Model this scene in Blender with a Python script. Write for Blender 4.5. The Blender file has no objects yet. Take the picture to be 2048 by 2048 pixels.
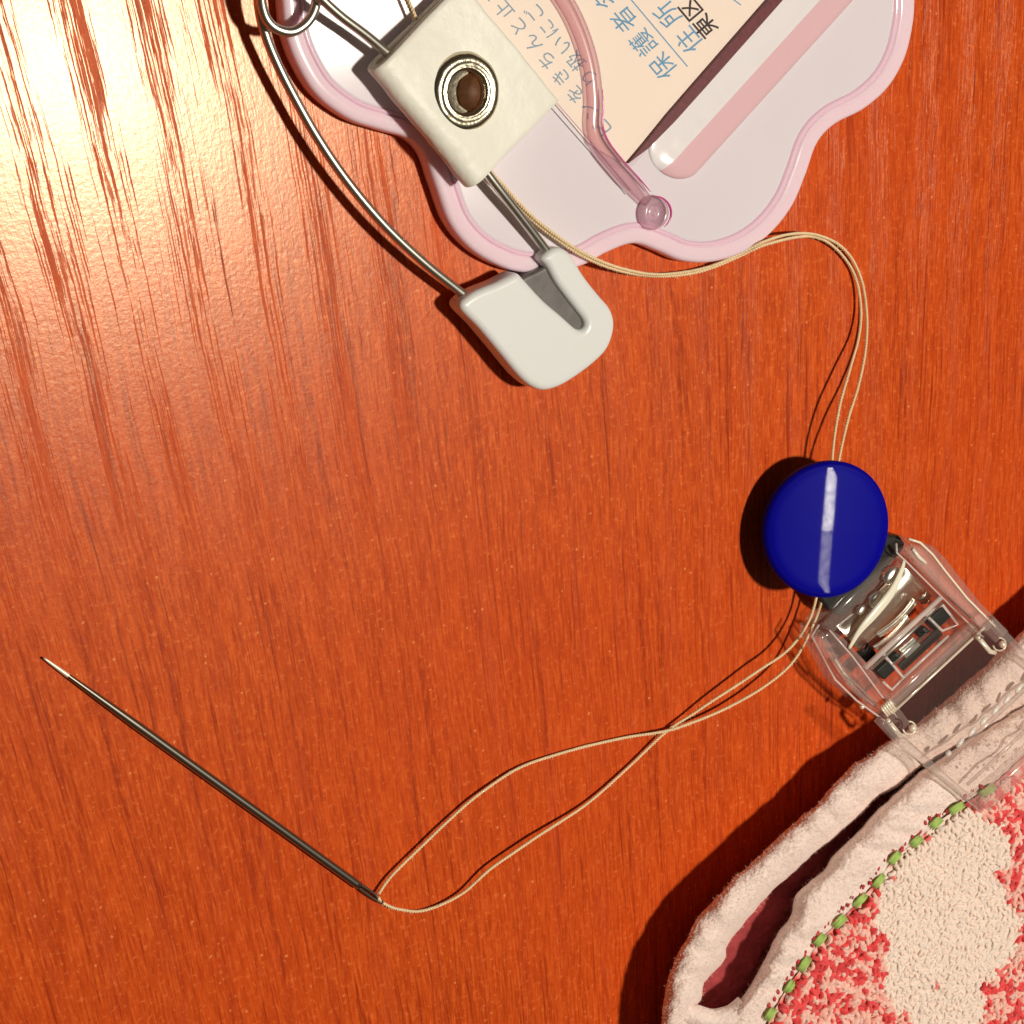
import bpy, bmesh, math, random
from mathutils import Vector, noise, Matrix
random.seed(7)
sc = bpy.context.scene
C = sc.collection

# ------------------------------------------------------------------ camera, light
MM = 0.001
CAM = Vector((-92.0, 46.0, 150.0))   # camera position in mm; it looks at the middle of the scene from the upper left
cam_d = bpy.data.cameras.new('camera')
cam = bpy.data.objects.new('camera', cam_d); C.objects.link(cam)
cam.location = CAM*MM
fwd = (-CAM).normalized()
upv = (Vector((0.0, 1, 0))-fwd*fwd.y).normalized()
rgt = fwd.cross(upv).normalized(); upv = rgt.cross(fwd)
cam.rotation_euler = Matrix((rgt, upv, -fwd)).transposed().to_euler()
LENS_K = 51.2/CAM.length
cam_d.sensor_width = 36; cam_d.lens = 18.0/LENS_K
cam_d.clip_start = 0.005; cam_d.clip_end = 20
sc.camera = cam

w = bpy.data.worlds.new('World'); sc.world = w; w.use_nodes = True
bg = w.node_tree.nodes['Background']
bg.inputs[0].default_value = (1.0, 0.78, 0.58, 1); bg.inputs[1].default_value = 0.045

def area(name, loc, size, power, col, target=(0, 0, 0), size_y=None):
    d = bpy.data.lights.new(name, 'AREA'); d.energy = power; d.color = col; d.size = size
    if size_y: d.shape = 'RECTANGLE'; d.size_y = size_y
    else: d.shape = 'DISK'
    o = bpy.data.objects.new(name, d); C.objects.link(o); o.location = loc
    o.rotation_euler = (Vector(target)-Vector(loc)).to_track_quat('-Z', 'Y').to_euler()
    return o
area('desk_lamp', (0.118, 0.038, 0.50), 0.038, 2.65, (1, 0.915, 0.785))
sc.view_settings.view_transform = 'Standard'
sc.view_settings.look = 'None'
sc.view_settings.exposure = 0
sc.view_settings.gamma = 1
sc.cycles.transparent_max_bounces = 24
sc.cycles.max_bounces = 14
sc.cycles.transmission_bounces = 12

# ------------------------------------------------------------------ helpers
def W(X, Y, z=0.0):
    """photo position (0..2048) at height z mm -> metres on the table"""
    d = fwd+rgt*((X-1024)/1024*LENS_K)+upv*((1024-Y)/1024*LENS_K)
    return (CAM+d*((z-CAM.z)/d.z))*MM
F = 2048/1932.0
def D(x, y): return (x*F, y*F)

def tag(o, label=None, cat=None, group=None, kind=None):
    if label: o['label'] = label
    if cat: o['category'] = cat
    if group: o['group'] = group
    if kind: o['kind'] = kind
    return o
def thing(name, loc, label, cat):
    o = bpy.data.objects.new(name, None); C.objects.link(o)
    o.empty_display_size = 0.01
    o.location = loc
    return tag(o, label, cat)
def root_of(o):
    v = Vector((0, 0, 0))
    while o is not None:
        v += o.location; o = o.parent
    return v
def obj(name, bm, mat, parent=None, smooth=True, label=None, recalc=True):
    if recalc: bmesh.ops.recalc_face_normals(bm, faces=bm.faces)
    me = bpy.data.meshes.new(name)
    if len(bm.verts):
        base = root_of(parent) if parent else Vector((0, 0, 0))
        c = Vector((0, 0, 0))
        for v in bm.verts: c += v.co
        c /= len(bm.verts)
        for v in bm.verts: v.co -= c
    bm.to_mesh(me); bm.free()
    if smooth:
        for p in me.polygons: p.use_smooth = True
    for m in (mat if isinstance(mat, (list, tuple)) else [mat]): me.materials.append(m)
    o = bpy.data.objects.new(name, me); C.objects.link(o)
    o.location = c - base
    if parent: o.parent = parent
    if label: o['label'] = label
    return o
def spline(pts, n=12, closed=False):
    """Catmull-Rom through points of any dimension"""
    P = [Vector(p) if len(p) > 1 else p for p in pts]
    out = []; N = len(P)
    rng = range(N) if closed else range(N-1)
    for i in rng:
        if closed: a, b, c, d = P[(i-1) % N], P[i], P[(i+1) % N], P[(i+2) % N]
        else: a, b, c, d = P[max(i-1, 0)], P[i], P[i+1], P[min(i+2, N-1)]
        for k in range(n):
            t = k/n
            out.append(0.5*((2*b)+(c-a)*t+(2*a-5*b+4*c-d)*t*t+(3*b-a-3*c+d)*t*t*t))
    if not closed: out.append(P[-1].copy())
    return out
def resample(P, m, closed=False):
    Q = P+[P[0]] if closed else P
    L = [0]
    for i in range(1, len(Q)): L.append(L[-1]+(Q[i]-Q[i-1]).length)
    out = []; j = 0
    cnt = m if closed else m-1
    for k in range(m):
        s = L[-1]*k/cnt
        while j < len(L)-2 and L[j+1] < s: j += 1
        seg = L[j+1]-L[j]
        t = (s-L[j])/seg if seg > 0 else 0
        out.append(Q[j].lerp(Q[j+1], min(max(t, 0), 1)))
    return out
def add_tube(bm, P, r, seg=10, cap=True, closed=False, flat=1.0):
    """P: world Vectors; r: metres or list"""
    n = len(P); rings = []
    up = Vector((0, 0, 1))
    for i, p in enumerate(P):
        if closed: t = P[(i+1) % n]-P[(i-1) % n]
        else: t = P[min(i+1, n-1)]-P[max(i-1, 0)]
        t.normalize()
        a = up-t*up.dot(t)
        if a.length < 0.05: a = Vector((1, 0, 0))-t*t.x
        a.normalize(); b = t.cross(a)
        rr = r[i] if isinstance(r, (list, tuple)) else r
        rings.append([bm.verts.new(p+(a*math.sin(2*math.pi*k/seg)*flat+b*math.cos(2*math.pi*k/seg))*rr) for k in range(seg)])
    m = n if closed else n-1
    for i in range(m):
        A, B = rings[i], rings[(i+1) % n]
        for k in range(seg):
            bm.faces.new((A[k], A[(k+1) % seg], B[(k+1) % seg], B[k]))
    if cap and not closed:
        bm.faces.new(rings[0]); bm.faces.new(rings[-1])
    return rings
def add_loft(bm, rings, closed=True, cap0=False, cap1=False):
    R = [[bm.verts.new(p) for p in r] for r in rings]
    n = len(R[0])
    for i in range(len(R)-1):
        for k in range(n if closed else n-1):
            bm.faces.new((R[i][k], R[i][(k+1) % n], R[i+1][(k+1) % n], R[i+1][k]))
    if cap0: bm.faces.new(R[0])
    if cap1: bm.faces.new(R[-1])
    return R
def offset(P, d):
    """inward offset of a closed 2D polygon"""
    n = len(P); A = sum(P[i].x*P[(i+1) % n].y-P[(i+1) % n].x*P[i].y for i in range(n))
    s = 1 if A > 0 else -1
    out = []
    for i in range(n):
        t = (P[(i+1) % n]-P[(i-1) % n]); t.normalize()
        out.append(P[i]+Vector((-t.y, t.x))*d*s)
    return out
def add_lathe(bm, X, Y, prof, seg=64, jit=0, tilt=None):
    """prof: (radius px, z mm); centre X,Y photo px"""
    rings = []
    zc = sum(p[1] for p in prof)/len(prof)
    for (r, z) in prof:
        ring = []
        for k in range(seg):
            a = 2*math.pi*k/seg
            rr = r*(1+jit*noise.noise(Vector((math.cos(a)*3, math.sin(a)*3, z))))
            c = W(X, Y, zc); kk = 1
            v = Vector((c.x+rr*0.05*kk*MM*math.cos(a), c.y+rr*0.05*kk*MM*math.sin(a), z*MM))
            if tilt: v = c+tilt@(v-c)
            ring.append(v)
        rings.append(ring)
    return add_loft(bm, rings, True, prof[0][0] > 0, prof[-1][0] > 0)
def curve_slab(pts_loops, z0, z1, bevel, inset=True, res=4):
    """filled 2D outline (loops in px) extruded z0..z1 mm with round bevel -> bmesh in world metres"""
    cu = bpy.data.curves.new('slab', 'CURVE'); cu.dimensions = '2D'; cu.fill_mode = 'BOTH'
    zm = (z0+z1)/2
    for P in pts_loops:
        s = cu.splines.new('POLY'); s.points.add(len(P)-1)
        for i, p in enumerate(P):
            q = W(p[0], p[1], zm)
            s.points[i].co = (q.x/MM, q.y/MM, 0, 1)
        s.use_cyclic_u = True
    cu.extrude = (z1-z0)/2-bevel; cu.bevel_depth = bevel; cu.bevel_resolution = res
    cu.offset = -bevel if inset else 0
    o = bpy.data.objects.new('slab', cu); C.objects.link(o)
    bpy.context.view_layer.update()
    me = bpy.data.meshes.new_from_object(o.evaluated_get(bpy.context.evaluated_depsgraph_get()))
    bm = bmesh.new(); bm.from_mesh(me)
    bmesh.ops.remove_doubles(bm, verts=bm.verts, dist=0.001)
    for v in bm.verts: v.co = Vector((v.co.x*MM, v.co.y*MM, (v.co.z+zm)*MM))
    bpy.data.objects.remove(o); bpy.data.meshes.remove(me); bpy.data.curves.remove(cu)
    return bm

def soften(o, it=14, voxel=0.0001):
    r = o.modifiers.new('remesh', 'REMESH'); r.mode = 'VOXEL'; r.voxel_size = voxel; r.use_smooth_shade = True
    m = o.modifiers.new('smooth', 'SMOOTH'); m.factor = 0.5; m.iterations = it
def WR(X, Y, z, zr):
    v = W(X, Y, zr); v.z = z*MM; return v
# ------------------------------------------------------------------ materials
def nodes(name):
    m = bpy.data.materials.new(name); m.use_nodes = True
    return m, m.node_tree.nodes, m.node_tree.links, m.node_tree.nodes['Principled BSDF']
def pbr(name, col, rough=0.4, metal=0, spec=0.5, coat=0, coat_r=0.05, sss=0, sssr=(1, .6, .5), trans=0, ior=1.45,
        nscale=0, namp=0, bump=0, bscale=0, sheen=0, bdist=0.1):
    m, N, L, b = nodes(name)
    b.inputs['Base Color'].default_value = (*col, 1)
    b.inputs['Roughness'].default_value = rough
    b.inputs['Metallic'].default_value = metal
    b.inputs['Specular IOR Level'].default_value = spec
    b.inputs['Coat Weight'].default_value = coat
    b.inputs['Coat Roughness'].default_value = coat_r
    b.inputs['IOR'].default_value = ior
    b.inputs['Transmission Weight'].default_value = trans
    if sss:
        b.inputs['Subsurface Weight'].default_value = sss
        b.inputs['Subsurface Radius'].default_value = sssr
        b.inputs['Subsurface Scale'].default_value = 0.001
    if sheen:
        b.inputs['Sheen Weight'].default_value = sheen
        b.inputs['Sheen Roughness'].default_value = 0.5
    tc = N.new('ShaderNodeNewGeometry')
    if nscale:
        n = N.new('ShaderNodeTexNoise'); n.inputs['Scale'].default_value = nscale; n.inputs['Detail'].default_value = 4
        L.new(tc.outputs['Position'], n.inputs['Vector'])
        mx = N.new('ShaderNodeMix'); mx.data_type = 'RGBA'
        mx.inputs['A'].default_value = (*[c*(1-namp) for c in col], 1)
        mx.inputs['B'].default_value = (*[min(1, c*(1+namp)) for c in col], 1)
        L.new(n.outputs['Fac'], mx.inputs['Factor']); L.new(mx.outputs['Result'], b.inputs['Base Color'])
    if bump:
        n2 = N.new('ShaderNodeTexNoise'); n2.inputs['Scale'].default_value = bscale; n2.inputs['Detail'].default_value = 3
        L.new(tc.outputs['Position'], n2.inputs['Vector'])
        bp = N.new('ShaderNodeBump'); bp.inputs['Strength'].default_value = bump; bp.inputs['Distance'].default_value = bdist*MM
        L.new(n2.outputs['Fac'], bp.inputs['Height']); L.new(bp.outputs['Normal'], b.inputs['Normal'])
    return m
def clear(name, tint, edge, rough=0.04, ior=1.5, edge_pow=0.35, haze=0.0, haze_col=(.8, .7, .66), edge_light=0.35):
    """thin clear plastic: tinted transparency plus Fresnel gloss, deeper tint at grazing angles"""
    m, N, L, b = nodes(name)
    N.remove(b); out = N['Material Output']
    lw = N.new('ShaderNodeLayerWeight'); lw.inputs['Blend'].default_value = edge_pow
    mx = N.new('ShaderNodeMix'); mx.data_type = 'RGBA'
    mx.inputs['A'].default_value = (*tint, 1); mx.inputs['B'].default_value = (*edge, 1)
    L.new(lw.outputs['Facing'], mx.inputs['Factor'])
    tr = N.new('ShaderNodeBsdfTransparent'); L.new(mx.outputs['Result'], tr.inputs['Color'])
    gl = N.new('ShaderNodeBsdfGlossy'); gl.inputs['Roughness'].default_value = rough
    fr = N.new('ShaderNodeFresnel'); fr.inputs['IOR'].default_value = ior
    df = N.new('ShaderNodeBsdfDiffuse'); df.inputs['Color'].default_value = (*haze_col, 1)
    m0 = N.new('ShaderNodeMixShader'); m0.inputs[0].default_value = haze
    pw = N.new('ShaderNodeMath'); pw.operation = 'POWER'; pw.inputs[1].default_value = 2.5; L.new(lw.outputs['Facing'], pw.inputs[0])
    hz = N.new('ShaderNodeMath'); hz.operation = 'MULTIPLY_ADD'; hz.use_clamp = True
    L.new(pw.outputs[0], hz.inputs[0]); hz.inputs[1].default_value = edge_light; hz.inputs[2].default_value = haze  # pale diffuse at grazing angles imitates bright outlines
    L.new(hz.outputs[0], m0.inputs[0])
    L.new(tr.outputs[0], m0.inputs[1]); L.new(df.outputs[0], m0.inputs[2])
    ms = N.new('ShaderNodeMixShader')
    ge = N.new('ShaderNodeNewGeometry')
    mu = N.new('ShaderNodeMath'); mu.operation = 'MULTIPLY_ADD'   # gloss only on the outer faces
    L.new(ge.outputs['Backfacing'], mu.inputs[0]); mu.inputs[1].default_value = -1; mu.inputs[2].default_value = 1
    mf = N.new('ShaderNodeMath'); mf.operation = 'MULTIPLY'
    L.new(mu.outputs[0], mf.inputs[0]); L.new(fr.outputs[0], mf.inputs[1])
    L.new(mf.outputs[0], ms.inputs[0]); L.new(m0.outputs[0], ms.inputs[1]); L.new(gl.outputs[0], ms.inputs[2])
    L.new(ms.outputs[0], out.inputs['Surface'])
    return m
def vcol(name, rough=0.9, sheen=0.3, sss=0.0):
    m, N, L, b = nodes(name)
    a = N.new('ShaderNodeAttribute'); a.attribute_name = 'col'
    L.new(a.outputs['Color'], b.inputs['Base Color'])
    b.inputs['Roughness'].default_value = rough; b.inputs['Sheen Weight'].default_value = sheen
    b.inputs['Specular IOR Level'].default_value = 0.2
    if sss:
        b.inputs['Subsurface Weight'].default_value = sss; b.inputs['Subsurface Radius'].default_value = (1, .6, .5)
        b.inputs['Subsurface Scale'].default_value = 0.0006
    return m

M = {}
M['steel'] = pbr('steel', (0.62, 0.60, 0.52), 0.32, 1, bump=0.15, bscale=3000, bdist=0.02)
M['needle_steel'] = pbr('needle_steel', (0.36, 0.33, 0.27), 0.30, 1, bump=0.1, bscale=3000, bdist=0.02)
M['tip_highlight'] = pbr('tip_highlight', (0.95, 0.88, 0.68), 0.45, 0.6)
M['nickel'] = pbr('nickel', (0.62, 0.56, 0.42), 0.24, 1, bump=0.6, bscale=1300, bdist=0.08)
M['chrome'] = pbr('chrome', (0.98, 0.97, 0.88), 0.33, 1, bump=0.4, bscale=700, bdist=0.1)
M['bright_wire'] = pbr('bright_wire', (1.0, 0.93, 0.78), 0.3, 0.2)
M['cap_white'] = pbr('cap_white', (0.74, 0.755, 0.75), 0.30, sss=0.25, sssr=(1, .9, .7))
M['slot_grey'] = pbr('slot_grey', (0.115, 0.10, 0.095), 0.42, nscale=700, namp=0.35, bump=0.3, bscale=900, bdist=0.1)
M['leather'] = pbr('leather', (0.82, 0.81, 0.72), 0.45, bump=0.6, bscale=650, bdist=0.22, nscale=260, namp=0.06, sss=0.1)
M['leather_edge'] = pbr('leather_edge', (0.60, 0.55, 0.42), 0.8, bump=0.6, bscale=3000, bdist=0.08, nscale=2500, namp=0.3)
M['eyelet_inside'] = pbr('eyelet_inside', (0.11, 0.038, 0.010), 0.6, 0.1, nscale=1500, namp=0.9)
M['rim_pink'] = pbr('rim_pink', (0.84, 0.65, 0.73), 0.15, sss=0.6, sssr=(1.2, .7, .8))
M['rim_line'] = pbr('rim_line', (0.82, 0.56, 0.68), 0.12, sss=0.3)
M['panel'] = pbr('panel', (0.74, 0.68, 0.73), 0.24, sss=0.2, nscale=60, namp=0.04, bump=0.05, bscale=500, bdist=0.05)
M['panel_ridge'] = pbr('panel_ridge', (0.80, 0.76, 0.78), 0.24, sss=0.25, bump=0.6, bscale=90, bdist=0.8)
M['rail_pink'] = pbr('rail_pink', (0.74, 0.48, 0.52), 0.24, sss=0.2)
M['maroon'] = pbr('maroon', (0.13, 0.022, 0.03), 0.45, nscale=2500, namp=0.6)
M['paper'] = pbr('paper', (0.93, 0.84, 0.72), 0.6, nscale=120, namp=0.03)
M['ink_blue'] = pbr('ink_blue', (0.13, 0.36, 0.58), 0.6, nscale=2500, namp=0.25)
M['ink_pale'] = pbr('ink_pale', (0.24, 0.38, 0.48), 0.6, nscale=2500, namp=0.25)
M['ink_black'] = pbr('ink_black', (0.03, 0.018, 0.02), 0.6)
M['tooth'] = clear('tooth', (0.97, 0.95, 0.93), (0.7, 0.6, 0.58), rough=0.32, edge_pow=0.3, haze=0.5, haze_col=(.98, .95, .88), edge_light=0.2)  # white haze painted in for the glints on the teeth
M['ivory'] = pbr('ivory', (0.86, 0.82, 0.66), 0.25)
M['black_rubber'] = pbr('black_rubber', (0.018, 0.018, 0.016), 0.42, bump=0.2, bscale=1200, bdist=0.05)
M['clear_cover'] = clear('clear_cover', (0.995, 0.985, 0.985), (0.93, 0.85, 0.88), rough=0.10)
M['mauve_clear'] = clear('mauve_clear', (0.97, 0.87, 0.89), (0.58, 0.32, 0.42), rough=0.17, edge_pow=0.42, haze=0.12, haze_col=(.85, .64, .68))
M['mauve_light'] = clear('mauve_light', (0.98, 0.89, 0.92), (0.75, 0.42, 0.55), rough=0.16, edge_pow=0.4, haze=0.22, haze_col=(.88, .68, .76))
M['clear_edge'] = clear('clear_edge', (0.97, 0.94, 0.93), (0.85, 0.78, 0.76), rough=0.2, edge_pow=0.3, haze=0.50, haze_col=(.95, .85, .8))  # pale haze imitates light caught on the clip's edges
M['magenta'] = pbr('magenta', (0.55, 0.06, 0.26), 0.15)
M['clear_plastic'] = clear('clear_plastic', (0.998, 0.992, 0.99), (0.84, 0.78, 0.75), rough=0.12, edge_pow=0.3, haze=0.10, haze_col=(.95, .85, .8))
M['clear_plate'] = clear('clear_plate', (0.998, 0.993, 0.988), (0.82, 0.76, 0.73), rough=0.08, edge_pow=0.25, haze=0.015)
M['clear_bar'] = clear('clear_bar', (0.98, 0.95, 0.94), (0.75, 0.67, 0.64), rough=0.14, edge_pow=0.3, haze=0.22, haze_col=(.8, .66, .6))
M['glass_plastic'] = pbr('glass_plastic', (0.93, 0.88, 0.86), 0.04, trans=1.0, ior=1.47)
M['thread'] = pbr('thread', (0.86, 0.66, 0.38), 0.65, sheen=0.3, nscale=900, namp=0.15, sss=0.1)
M['green_thread'] = pbr('green_thread', (0.38, 0.55, 0.13), 0.75, sheen=0.2, nscale=1200, namp=0.3, bump=0.6, bscale=2500, bdist=0.1)
M['red_thread'] = pbr('red_thread', (0.55, 0.04, 0.05), 0.8, nscale=1500, namp=0.3)
M['hem'] = pbr('hem', (0.94, 0.735, 0.67), 0.95, sheen=0.35, nscale=1400, namp=0.14, bump=1.0, bscale=2400, bdist=0.22, spec=0.15)
M['fuzz'] = pbr('fuzz', (0.80, 0.62, 0.52), 0.95, spec=0.1)
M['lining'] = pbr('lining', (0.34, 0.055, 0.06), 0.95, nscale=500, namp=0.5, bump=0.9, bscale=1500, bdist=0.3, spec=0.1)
M['terry'] = vcol('terry', 0.95, 0.3, 0.25)

def wood():
    m, N, L, b = nodes('wood_laminate')
    geo = N.new('ShaderNodeNewGeometry')
    sp = N.new('ShaderNodeSeparateXYZ'); L.new(geo.outputs['Position'], sp.inputs[0])
    def math_(op, a, b2=None, c=None):
        n = N.new('ShaderNodeMath'); n.operation = op
        for i, v in enumerate((a, b2, c)):
            if v is None: continue
            if isinstance(v, (int, float)): n.inputs[i].default_value = v
            else: L.new(v, n.inputs[i])
        return n.outputs[0]
    def smooth(v, lo, hi):
        n = N.new('ShaderNodeMapRange'); n.interpolation_type = 'SMOOTHSTEP'
        L.new(v, n.inputs['Value'])
        n.inputs['From Min'].default_value = min(lo, hi); n.inputs['From Max'].default_value = max(lo, hi)
        if hi < lo: n.inputs['To Min'].default_value = 1; n.inputs['To Max'].default_value = 0
        return n.outputs[0]
    x = math_('MULTIPLY', sp.outputs['X'], 1000); y = math_('MULTIPLY', sp.outputs['Y'], 1000)
    slope = math_('MULTIPLY_ADD', x, -0.0017, 0.112)
    lim = math_('MAXIMUM', math_('MINIMUM', slope, 0.26), 0.02)
    u = math_('MULTIPLY_ADD', y, lim, x)
    def vec(a, bb, cc=0.0):
        n = N.new('ShaderNodeCombineXYZ')
        for i, v in enumerate((a, bb, cc)):
            if isinstance(v, (int, float)): n.inputs[i].default_value = v
            else: L.new(v, n.inputs[i])
        return n.outputs[0]
    def nz(v, detail=2.0, rough=0.5, scale=1.0, dist=0.0):
        n = N.new('ShaderNodeTexNoise'); L.new(v, n.inputs['Vector']); n.inputs['Scale'].default_value = scale
        n.inputs['Detail'].default_value = detail; n.inputs['Roughness'].default_value = rough; n.inputs['Distortion'].default_value = dist
        return n.outputs['Fac']
    warp = nz(vec(math_('MULTIPLY', u, 0.05), math_('MULTIPLY', y, 0.035)), 2)
    uw = math_('ADD', u, math_('MULTIPLY', math_('SUBTRACT', warp, 0.5), 1.8))
    fwarp = nz(vec(math_('MULTIPLY', u, 0.9), math_('MULTIPLY', y, 0.6), 7.3), 3, 0.65)
    uf = math_('ADD', uw, math_('MULTIPLY', math_('SUBTRACT', fwarp, 0.5), 0.17))
    # bands where the pores gather
    band = math_('SINE', math_('MULTIPLY', uw, 1.08))
    band2 = nz(vec(math_('MULTIPLY', uw, 0.33), math_('MULTIPLY', y, 0.03), 3.1), 1)
    bandv = math_('ADD', math_('MULTIPLY', band, 0.20), math_('MULTIPLY', band2, 0.75))
    # elongated pores
    pn = nz(vec(math_('MULTIPLY', uf, 4.2), math_('MULTIPLY', y, 0.05), 11.0), 4, 0.6)
    pore = smooth(math_('ADD', math_('MULTIPLY', pn, 1.0), math_('MULTIPLY', bandv, 0.30)), 0.694, 0.724)
    pn2 = nz(vec(math_('MULTIPLY', uf, 5.5), math_('MULTIPLY', y, 0.16), 21.0), 3, 0.6)
    pore2 = smooth(math_('ADD', pn2, math_('MULTIPLY', bandv, 0.45)), 0.80, 0.87)
    streak = nz(vec(math_('MULTIPLY', uw, 0.9), math_('MULTIPLY', y, 0.05), 31.0), 4, 0.6)
    fine = nz(vec(math_('MULTIPLY', uf, 3.6), math_('MULTIPLY', y, 0.30), 41.0), 5, 0.70)
    grit = nz(geo.outputs['Position'], 3, 0.6, scale=2600)
    grit2 = nz(geo.outputs['Position'], 2, 0.6, scale=1700)
    dstreak = smooth(nz(vec(math_('MULTIPLY', uf, 1.5), math_('MULTIPLY', y, 0.045), 57.0), 5, 0.62), 0.55, 0.70)
    big = nz(geo.outputs['Position'], 2, 0.5, scale=22)
    def mix(f, a, bcol, mode='MIX'):
        n = N.new('ShaderNodeMix'); n.data_type = 'RGBA'; n.blend_type = mode
        if isinstance(f, (int, float)): n.inputs['Factor'].default_value = f
        else: L.new(f, n.inputs['Factor'])
        for k, v in (('A', a), ('B', bcol)):
            if isinstance(v, tuple): n.inputs[k].default_value = (*v, 1)
            else: L.new(v, n.inputs[k])
        return n.outputs['Result']
    c = mix(smooth(streak, 0.3, 0.7), (0.50, 0.057, 0.005), (0.63, 0.083, 0.008))
    c = mix(smooth(fine, 0.48, 0.68), c, (0.74, 0.128, 0.02))
    c = mix(math_('MULTIPLY', smooth(fine, 0.50, 0.34), 0.7), c, (0.34, 0.030, 0.004))
    c = mix(math_('MULTIPLY', smooth(grit2, 0.56, 0.74), 0.6), c, (0.85, 0.19, 0.045))
    c = mix(math_('MULTIPLY', smooth(grit2, 0.46, 0.30), 0.45), c, (0.50, 0.042, 0.006))
    c = mix(math_('MULTIPLY', dstreak, 0.85), c, (0.25, 0.018, 0.003))
    c = mix(math_('MULTIPLY', pore, 0.16), c, (0.42, 0.032, 0.006))
    c = mix(math_('MULTIPLY', pore2, 0.30), c, (0.36, 0.028, 0.006))
    c = mix(math_('MULTIPLY', smooth(big, 0.35, 0.65), 0.22), c, (0.60, 0.055, 0.007))
    dwide = smooth(nz(vec(math_('MULTIPLY', uw, 1.15), math_('MULTIPLY', y, 0.022), 77.0), 3, 0.5), 0.57, 0.68)
    dbreak = nz(vec(math_('MULTIPLY', uf, 2.2), math_('MULTIPLY', y, 0.5), 83.0), 3, 0.6)
    c = mix(math_('MULTIPLY', math_('MULTIPLY', dwide, smooth(dbreak, 0.36, 0.58)), 0.6), c, (0.27, 0.018, 0.003))
    lst = smooth(nz(vec(math_('MULTIPLY', uf, 3.4), math_('MULTIPLY', y, 0.11), 91.0), 4, 0.65), 0.62, 0.72)
    c = mix(math_('MULTIPLY', math_('MULTIPLY', lst, smooth(grit2, 0.45, 0.62)), 0.5), c, (0.90, 0.24, 0.07))  # broken light streaks painted in for glints along the grain
    vo = N.new('ShaderNodeTexVoronoi'); vo.inputs['Scale'].default_value = 1150; vo.inputs['Randomness'].default_value = 1; L.new(geo.outputs['Position'], vo.inputs['Vector'])
    vs = N.new('ShaderNodeSeparateColor'); L.new(vo.outputs['Color'], vs.inputs[0])
    glint = math_('MULTIPLY', smooth(math_('ADD', vo.outputs['Distance'], math_('MULTIPLY', grit, 0.5)), 0.46, 0.30), smooth(vs.outputs[0], 0.86, 0.97))
    c = mix(math_('MULTIPLY', glint, 0.65), c, (0.95, 0.34, 0.12))  # tiny glints painted into the colour as bright specks
    L.new(c, b.inputs['Base Color'])
    b.inputs['Specular Tint'].default_value = (1, 0.84, 0.60, 1)
    pm = math_('MAXIMUM', pore, math_('MULTIPLY', pore2, 0.7))
    r = math_('MULTIPLY_ADD', pm, 0.22, 0.268)
    L.new(r, b.inputs['Roughness'])
    L.new(math_('MULTIPLY_ADD', pm, -0.42, 0.70), b.inputs['Specular IOR Level'])
    h = math_('ADD', math_('MULTIPLY', pm, -0.5), math_('MULTIPLY', grit, 0.26))
    h = math_('ADD', h, math_('MULTIPLY', fine, 0.30))
    h = math_('ADD', h, math_('MULTIPLY', grit2, 0.35))
    bp = N.new('ShaderNodeBump'); bp.inputs['Strength'].default_value = 0.34; bp.inputs['Distance'].default_value = 0.09*MM
    L.new(h, bp.inputs['Height']); L.new(bp.outputs['Normal'], b.inputs['Normal'])
    return m
M['wood'] = wood()

def disc_mat():
    m, N, L, b = nodes('turned_blue_plastic')
    b.inputs['Base Color'].default_value = (0.001, 0.0004, 0.27, 1)
    b.inputs['Roughness'].default_value = 0.5
    b.inputs['Specular IOR Level'].default_value = 0.04
    out = N['Material Output']
    an = N.new('ShaderNodeBsdfAnisotropic'); an.inputs['Color'].default_value = (0.020, 0.020, 0.019, 1)
    an.inputs['Roughness'].default_value = 0.29; an.inputs['Anisotropy'].default_value = 0.97
    tg = N.new('ShaderNodeCombineXYZ'); tg.inputs[0].default_value = 0.985; tg.inputs[1].default_value = 0.04; tg.inputs[2].default_value = 0.24
    L.new(tg.outputs[0], an.inputs['Tangent'])
    # the streak's fade is put into the gloss colour: lower half dimmer
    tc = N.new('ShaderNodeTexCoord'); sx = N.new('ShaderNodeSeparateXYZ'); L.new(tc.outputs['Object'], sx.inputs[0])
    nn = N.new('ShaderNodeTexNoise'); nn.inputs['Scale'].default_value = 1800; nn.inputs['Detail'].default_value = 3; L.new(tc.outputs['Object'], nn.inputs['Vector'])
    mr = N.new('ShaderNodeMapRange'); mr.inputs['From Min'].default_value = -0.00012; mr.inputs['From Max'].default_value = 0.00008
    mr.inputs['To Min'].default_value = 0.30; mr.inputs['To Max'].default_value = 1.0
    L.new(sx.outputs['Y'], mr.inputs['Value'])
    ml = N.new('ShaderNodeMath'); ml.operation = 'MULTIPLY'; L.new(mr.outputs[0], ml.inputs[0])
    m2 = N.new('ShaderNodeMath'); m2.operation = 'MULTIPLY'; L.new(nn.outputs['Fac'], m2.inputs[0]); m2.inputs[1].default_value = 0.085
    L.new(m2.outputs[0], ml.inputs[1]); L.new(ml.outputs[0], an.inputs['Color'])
    ad = N.new('ShaderNodeAddShader')
    L.new(b.outputs[0], ad.inputs[0]); L.new(an.outputs[0], ad.inputs[1]); L.new(ad.outputs[0], out.inputs['Surface'])
    return m
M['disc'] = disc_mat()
M['disc_side'] = pbr('blue_plastic_side', (0.001, 0.0004, 0.24), 0.5, spec=0.12)

# ------------------------------------------------------------------ table top
bm = bmesh.new()
S = 0.45
bm2 = bmesh.ops.create_cube(bm, size=1)
for v in bm.verts: v.co = Vector((v.co.x*2*S, v.co.y*2*S, (v.co.z-0.5)*0.025))
t = obj('table_top', bm, M['wood'], smooth=False)
tag(t, 'orange brown wood grain table top', kind='structure')

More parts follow.
